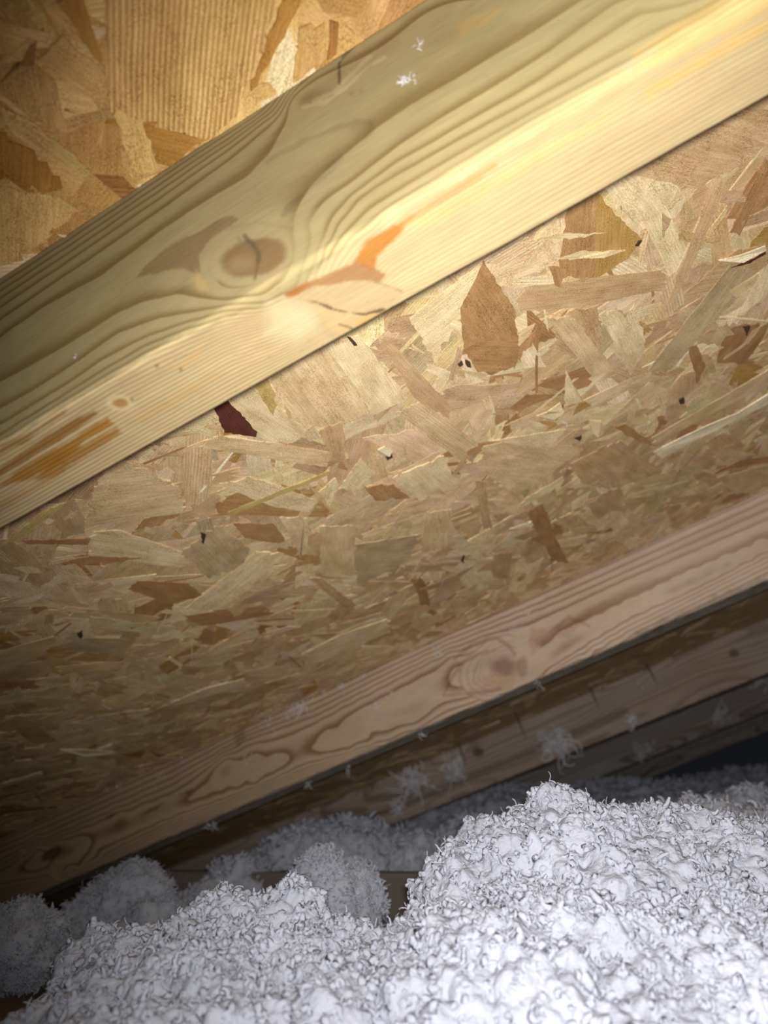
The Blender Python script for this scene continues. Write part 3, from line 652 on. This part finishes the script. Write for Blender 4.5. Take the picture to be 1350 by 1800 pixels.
# ------------------------------------------------------------------ blown-in insulation
fh = np.array([cf[0], cf[1], 0.0]); fh /= np.linalg.norm(fh); rh = np.array([fh[1], -fh[0], 0.0]); up = np.array([0, 0, 1.0])
def puff(px, py, depth, rx, rz, ry=None, res=.0014, amp=1.0, seed=0):
    """one fluffy lump: a closed ellipsoid displaced into lobes; returns verts, quads, normals"""
    ry = ry or rx; c = at(px, py, depth)
    nu = max(24, int(2*math.pi*max(rx, ry)/res)); nv = max(14, int(math.pi*max(rz, rx*.8)/res))
    th = np.linspace(.02, math.pi-.02, nv); ph = np.linspace(0, 2*math.pi, nu, endpoint=False)
    T_, P_ = np.meshgrid(th, ph, indexing='ij'); T_ = T_.ravel(); P_ = P_.ravel()
    nx, ny, nz = np.sin(T_)*np.cos(P_), np.sin(T_)*np.sin(P_), np.cos(T_)
    V = c+np.outer(nx*rx, rh)+np.outer(ny*ry, fh)+np.outer(nz*rz, up)
    nr = np.outer(nx/rx, rh)+np.outer(ny/ry, fh)+np.outer(nz/rz, up); nr /= np.linalg.norm(nr, axis=1)[:, None]
    s = seed*17
    dsp = noise3(V, .030, s)*.007+noise3(V, .013, s+1)*.003
    dsp += (.6-worley(V+.002*np.stack([noise3(V, .006, s+17), noise3(V, .006, s+18), noise3(V, .006, s+19)], 1), .016, s+12))*.0085
    dsp += (.6-worley(V+.0015*np.stack([noise3(V, .004, s+7), noise3(V, .004, s+8), noise3(V, .004, s+9)], 1), .0072, s+2))*.0045
    dsp += (.6-worley(V+.0008*np.stack([noise3(V, .002, s+4), noise3(V, .002, s+5), noise3(V, .002, s+6)], 1), .0034, s+3))*.0020
    dsp *= amp
    V = V+nr*dsp[:, None]
    V[:, 2] = np.maximum(V[:, 2], .001)
    I = np.arange(nu*nv).reshape(nv, nu); J = np.roll(I, -1, 1)
    q = np.stack([I[:-1], I[1:], J[1:], J[:-1]], -1).reshape(-1, 4)
    vf = V.reshape(nv, nu, 3); e1 = np.roll(vf, -1, 1)-np.roll(vf, 1, 1); e2 = np.gradient(vf, axis=0)
    n = np.cross(e2, e1).reshape(-1, 3); n /= np.linalg.norm(n, axis=1)[:, None]+1e-12
    n *= np.sign((n*nr).sum(1))[:, None]
    return V, q, n
def worms(P, Nn, r0, ln, stick, k=7, sides=4, bend=2.6):
    """short crinkled fibres rooted at P"""
    m = len(P); rnd = rng.normal(size=(m, 3)); tg = rnd-(rnd*Nn).sum(1)[:, None]*Nn; tg /= np.linalg.norm(tg, axis=1)[:, None]
    bt = np.cross(Nn, tg); d = tg*(1-stick)[:, None]+Nn*stick[:, None]; d /= np.linalg.norm(d, axis=1)[:, None]
    ax = rng.normal(size=(m, 3))+Nn*.6; ax /= np.linalg.norm(ax, axis=1)[:, None]
    tot = rng.uniform(.5, 1, m)*bend*rng.choice([-1, 1], m)
    pts = [P-Nn*(r0*.3)[:, None]]; dirs = []
    for i in range(k):
        dirs.append(d); a = tot/k
        d = d*np.cos(a)[:, None]+np.cross(ax, d)*np.sin(a)[:, None]+ax*((ax*d).sum(1)*(1-np.cos(a)))[:, None]
        d = d+rng.normal(0, .16, (m, 3)); d /= np.linalg.norm(d, axis=1)[:, None]
        pts.append(pts[-1]+d*(ln/k)[:, None])
    dirs.append(d); V = []; 
    for i in range(k+1):
        dd = dirs[i]; u = np.cross(dd, bt+1e-4); u /= np.linalg.norm(u, axis=1)[:, None]+1e-9; v = np.cross(dd, u)
        f = i/k; rad = r0*(.6+.5*math.sin(math.pi*min(1, f*.7+.2)))*(1-.3*f*f)
        for j in range(sides):
            a = 2*math.pi*j/sides; V.append(pts[i]+(u*math.cos(a)+v*math.sin(a))*rad[:, None])
    V = np.stack(V, 1)                        # m, (k+1)*sides, 3
    nvv = (k+1)*sides; q = []
    for i in range(k):
        for j in range(sides):
            q.append((i*sides+j, i*sides+(j+1) % sides, (i+1)*sides+(j+1) % sides, (i+1)*sides+j))
    if sides == 4: q.append((k*4, k*4+1, k*4+2, k*4+3))
    q = np.array(q); Q = (np.arange(m)[:, None, None]*nvv+q[None]).reshape(-1, 4)
    return V.reshape(-1, 3), Q
def insulation(name, lumps, label, cat, nworm, nwisp, wr=.0007, wl=.006, kind=None, group=None, res=.0014, amp=1.0, thin=.00016):
    Vs, Qs, base, SP, SN = [], [], 0, [], []
    data = [puff(*l, res=res, amp=amp, seed=i+len(name)) if len(l) == 5 else puff(*l[:5], ry=l[5], res=res, amp=amp, seed=i+len(name)) for i, l in enumerate(lumps)]
    inv = []
    for l in lumps:
        inv.append((at(*l[:3]), l[3], l[5] if len(l) > 5 else l[3], l[4]))
    for i, (V, q, n) in enumerate(data):
        Vs.append(V); Qs.append(q+base); base += len(V)
        face = (n*(CAM-V)).sum(1)/np.linalg.norm(CAM-V, axis=1)
        ok = (face > -.35) & (V[:, 2] > .004)
        for j, (c, rx, ry, rz) in enumerate(inv):
            if j == i: continue
            w = V-c; e = ((w @ rh)/(rx*.93))**2+((w @ fh)/(ry*.93))**2+(w[:, 2]/(rz*.93))**2
            ok &= e > 1
        pp = to_cam_px(V); ok &= (pp[:, 0] > -120) & (pp[:, 0] < 1470) & (pp[:, 1] < 1950)
        SP.append(V[ok]); SN.append(n[ok])
    SP = np.concatenate(SP); SN = np.concatenate(SN)
    if nworm:
        k = rng.integers(0, len(SP), nworm)
        V, q = worms(SP[k], SN[k], wr*rng.uniform(.5, 1.3, nworm), wl*rng.uniform(.5, 1.4, nworm), rng.uniform(-.35, .3, nworm), k=8, bend=5.5)
        Vs.append(V); Qs.append(q+base); base += len(V)
    if nwisp:
        k = rng.integers(0, len(SP), nwisp)
        V, q = worms(SP[k], SN[k], thin*rng.uniform(.6, 1.6, nwisp), wl*rng.uniform(.5, 1.4, nwisp), rng.uniform(.3, .95, nwisp), k=7, sides=4, bend=4.2)
        Vs.append(V); Qs.append(q+base); base += len(V)
    V = np.concatenate(Vs); V[:, 2] = np.maximum(V[:, 2], .0006)
    o = mesh(name, V, np.concatenate(Qs), M_fluff)
    return tag(o, label, cat, group, kind)
def to_cam_px(P):
    q = P-CAM; z = np.maximum(q @ cf, 1e-3)
    return np.stack([CX+F*(q @ cr)/z, CY-F*(q @ cu)/z], 1)
insulation('loose_fill_insulation', [
 (1010,1640,.36,.075,.060), (985,1472,.37,.024,.021), (860,1650,.34,.038,.034), (1180,1630,.37,.070,.055), (1330,1650,.41,.080,.066),
 (950,1850,.28,.090,.055), (1300,1850,.28,.090,.052), (400,1700,.32,.030,.029), (510,1652,.33,.021,.021), (240,1760,.31,.034,.030),
 (580,1752,.31,.040,.023), (450,1900,.28,.100,.050), (120,1835,.30,.020,.020), (725,1805,.32,.030,.020), (1090,1500,.39,.035,.020)],
 'bright white fluffy blown-in insulation heaped in the foreground', 'insulation', 8000, 5000, wr=.0015, wl=.0050, kind='stuff', res=.0010, thin=.00030)
insulation('insulation_clump', [(42,1655,.50,.027,.025), (55,1690,.49,.016,.016)], 'small round white tuft of insulation at the left edge below the second rafter', 'insulation clump', 2500, 900, group='separate clumps of insulation', res=.002)
insulation('insulation_clump', [(225,1592,.68,.040,.034), (150,1628,.66,.030,.022), (275,1640,.65,.036,.024), (330,1610,.72,.028,.018)], 'grey shaded clump of insulation in front of the black gap under the second rafter', 'insulation clump', 3500, 900, wr=.0009, wl=.008, group='separate clumps of insulation', res=.003)
insulation('insulation_clump', [(565,1590,.53,.024,.032), (612,1602,.54,.021,.026), (595,1660,.53,.022,.024)], 'bluish-grey upright clump of insulation behind the left foreground heap', 'insulation clump', 3000, 800, wr=.0008, wl=.007, group='separate clumps of insulation', res=.0025)
insulation('middle_insulation', [
 (600,1540,.95,.12,.066), (745,1560,.9,.085,.058), (830,1530,.95,.060,.062), (430,1600,.85,.070,.055), (500,1570,.95,.07,.06), (900,1560,1.1,.15,.09), (700,1600,1.2,.3,.09)],
 'dim grey drift of insulation behind the left heap, under the middle of the third rafter', 'insulation', 16000, 2500, wr=.0019, wl=.010, kind='stuff', res=.004, amp=1.3, thin=.0003)
insulation('side_insulation', [(1250,1540,.62,.11,.054), (1130,1520,.7,.08,.045), (1350,1500,.8,.14,.06), (1400,1500,1.2,.25,.09)],
 'half-lit ridge of insulation behind the right side of the foreground heap', 'insulation', 9000, 2500, wr=.0017, wl=.009, kind='stuff', res=.003, amp=1.3, thin=.0003)
insulation('distant_insulation', [(1110,1480,1.6,.40,.12,.3), (1350,1470,1.9,.35,.165,.3), (930,1500,1.5,.30,.125,.3), (760,1500,1.6,.3,.07,.3), (1250,1490,2.5,.6,.17,.4)],
 'farthest blue-grey insulation fading into the dark under the fourth rafter', 'insulation', 16000, 1500, wr=.0026, wl=.013, kind='stuff', res=.006, amp=1.6, thin=.0004)

# ------------------------------------------------------------------ roofing nails through the sheathing and tufts of fluff
def nail(px0, length, label):
    u, y = on_roof(px0, 0); n = 10; V = []; rr = .0014
    for z, r_ in ((.001, rr), (-length*.86, rr), (-length, .0002)):
        for i in range(n): V.append((u+r_*math.cos(2*math.pi*i/n), y+r_*math.sin(2*math.pi*i/n), z))
    Q = [[k*n+i, k*n+(i+1) % n, (k+1)*n+(i+1) % n, (k+1)*n+i] for k in range(2) for i in range(n)]+[list(range(n))[::-1], list(range(2*n, 3*n))]
    tag(mesh('roofing_nail', V, Q, M_nail, world=ROOF), label, 'nail', 'nails poking through the roof board')
nail((1136,1166), .042, 'rightmost dark nail hanging through the shaded board beyond the second rafter')
nail((1036,1208), .040, 'dark nail second from right, crossing the top of the third rafter')
nail((905,1250), .050, 'long dark nail crossing the third rafter left of the largest fluff tuft')
nail((806,1306), .045, 'leftmost dark nail, against the pale knotty stretch of the third rafter')
def tuft(px, Y, size, nw, label, off=.0015, thick=.00022, roof=None, spread=.28):
    if roof is not None: u, y = on_roof(px, roof); P = np.array([u, y, roof-off])
    else: u, z = on_side(px, Y-off); P = np.array([u, Y-off, z])
    c = ORG+R3 @ P; nrm = R3 @ (np.array([0, -1.0, 0]) if roof is None else np.array([0, 0, -1.0]))
    root = c+rng.normal(0, size*spread, (nw, 3)); root -= np.outer((root-c) @ nrm, nrm)*.9
    root += nrm*size*.12
    V, q = worms(root, np.tile(nrm, (nw, 1)), thick*rng.uniform(.6, 1.6, nw), size*rng.uniform(.35, .9, nw), rng.uniform(-.1, .5, nw), k=7, bend=4.5)
    tag(mesh('fluff_tuft', V, q, M_tuft), label, 'fluff', 'tufts of fluff stuck to the timber')
y2, y3, y4 = Y0+S, Y0+2*S, Y0+3*S
tuft((528,1243), y2, .022, 46, 'largest white wispy tuft at the top edge of the second rafter')
tuft((505,1252), y2, .012, 16, 'thin wisp trailing left from the largest tuft on the second rafter')
tuft((473,1267), y2, .011, 20, 'small white tuft just left of the largest one, on the second rafter')
tuft((484,1290), y2, .009, 8, 'hanging wisp below the small tuft left of the largest one')
tuft((603,1206), y2, .012, 14, 'loose ring of fibre at the top edge of the second rafter')
tuft((570,1216), y2, .008, 9, 'tiny fleck between the ring of fibre and the largest tuft')
tuft((638,1188), y2, .007, 9, 'tiny white fleck under the roof board right of the fibre ring')
tuft((686,1219), y2, .008, 10, 'small upright fleck in the middle of the second rafter')
tuft((662,1245), y2, .008, 14, 'bright round fleck left of the long cathedral grain')
tuft((771,1147), y2, .012, 20, 'white tuft above and left of the big knot of the second rafter')
tuft((906,1104), y2, .011, 14, 'white streak of fluff just above the big knot')
tuft((930,1077), y2, .008, 9, 'small white streak up and right of the big knot')
tuft((432,1330), y2, .012, 7, 'pale curved fibre over the eye-shaped grain')
tuft((320,1334), y2, .008, 9, 'small fleck on the top edge above the dark grain dashes')
tuft((285,1364), y2, .010, 9, 'pale hanging fleck below the top edge, left of the grain dashes')
tuft((208,1384), y2, .009, 12, 'right one of two flecks side by side near the dark corner')
tuft((190,1386), y2, .008, 9, 'left one of two flecks side by side near the dark corner')
tuft((40,1500), y2, .008, 6, 'faint fleck beside the small dark knot at the far left')
tuft((1073,955), y2, .007, 8, 'tiny warm fleck where roof board meets the right part of the second rafter')
for q_, lb in (((590,1378), 'pale fibre hanging under the second rafter, left of the middle'), ((636,1346), 'short faint fibre under the second rafter near the middle'),
               ((750,1290), 'forked white fibre hanging under the second rafter'), ((430,1442), 'short upright fibre under the left part of the second rafter'),
               ((401,1446), 'round fleck under the left part of the second rafter'), ((955,1206), 'small fleck under the second rafter below its knot')):
    u, yy = on_roof(q_, -h); c = ORG+R3 @ np.array([u, Y0+S+.01, -h-.004]); nw = 7
    V, q = worms(c+rng.normal(0, .0022, (nw, 3)), np.tile(-R3[:, 2], (nw, 1)), np.full(nw, .0003), rng.uniform(.004, .011, nw), rng.uniform(.4, 1, nw), k=6, bend=2.5)
    tag(mesh('fluff_tuft', V, q, M_tuft), lb, 'fluff', 'tufts of fluff stuck to the timber')
tuft((727,1372), y3, .062, 70, 'tall blurred tuft on the third rafter left of the leftmost nail', thick=.0010, spread=.17)
tuft((800,1352), y3, .060, 48, 'spread blurred tuft around the leftmost nail on the third rafter', thick=.0010, spread=.17)
tuft((977,1308), y3, .058, 90, 'biggest white tuft on the third rafter, right of the long nail', thick=.0010, spread=.17)
tuft((700,1418), y3, .040, 22, 'low wisp near the bottom edge of the third rafter', thick=.0010, spread=.17)
tuft((1112,1268), y3, .030, 18, 'small tuft on the lower edge of the third rafter', thick=.0010, spread=.17)
tuft((905,1246), y3, .022, 10, 'hooked fibre at the head of the long nail', thick=.0005, off=.012)
tuft((1138,1202), y3, .018, 9, 'fleck at the tip of the rightmost nail', thick=.0005, off=.012)
tuft((1130,1318), y4, .055, 18, 'faint tuft on the fourth rafter above the foreground peak', thick=.0010, spread=.17)
tuft((1262,1258), y4, .055, 16, 'faint tuft in the middle of the fourth rafter', thick=.0010, spread=.17)
tuft((1335,1198), y4, .055, 20, 'faint tuft on the fourth rafter at the right edge', thick=.0010, spread=.17)
tuft((714,144), Y0, .0042, 22, 'small white crumb on the upper side of the nearest rafter', thick=.00014, off=.0006)
tuft((738,84), Y0, .0038, 9, 'thin pale fibre near the roof board on the nearest rafter', thick=.0001, off=.0006)
tuft((133,627), Y0, .0018, 4, 'tiny glinting speck on the left part of the nearest rafter', thick=.00009, off=.0006)
tuft((1075,852), 0, .006, 7, 'tiny sparkling fleck on the roof board near the second rafter', thick=.00012, roof=-.0015)
tuft((992,742), 0, .005, 7, 'small white fleck below the curled wood chip', thick=.00012, roof=-.0015)
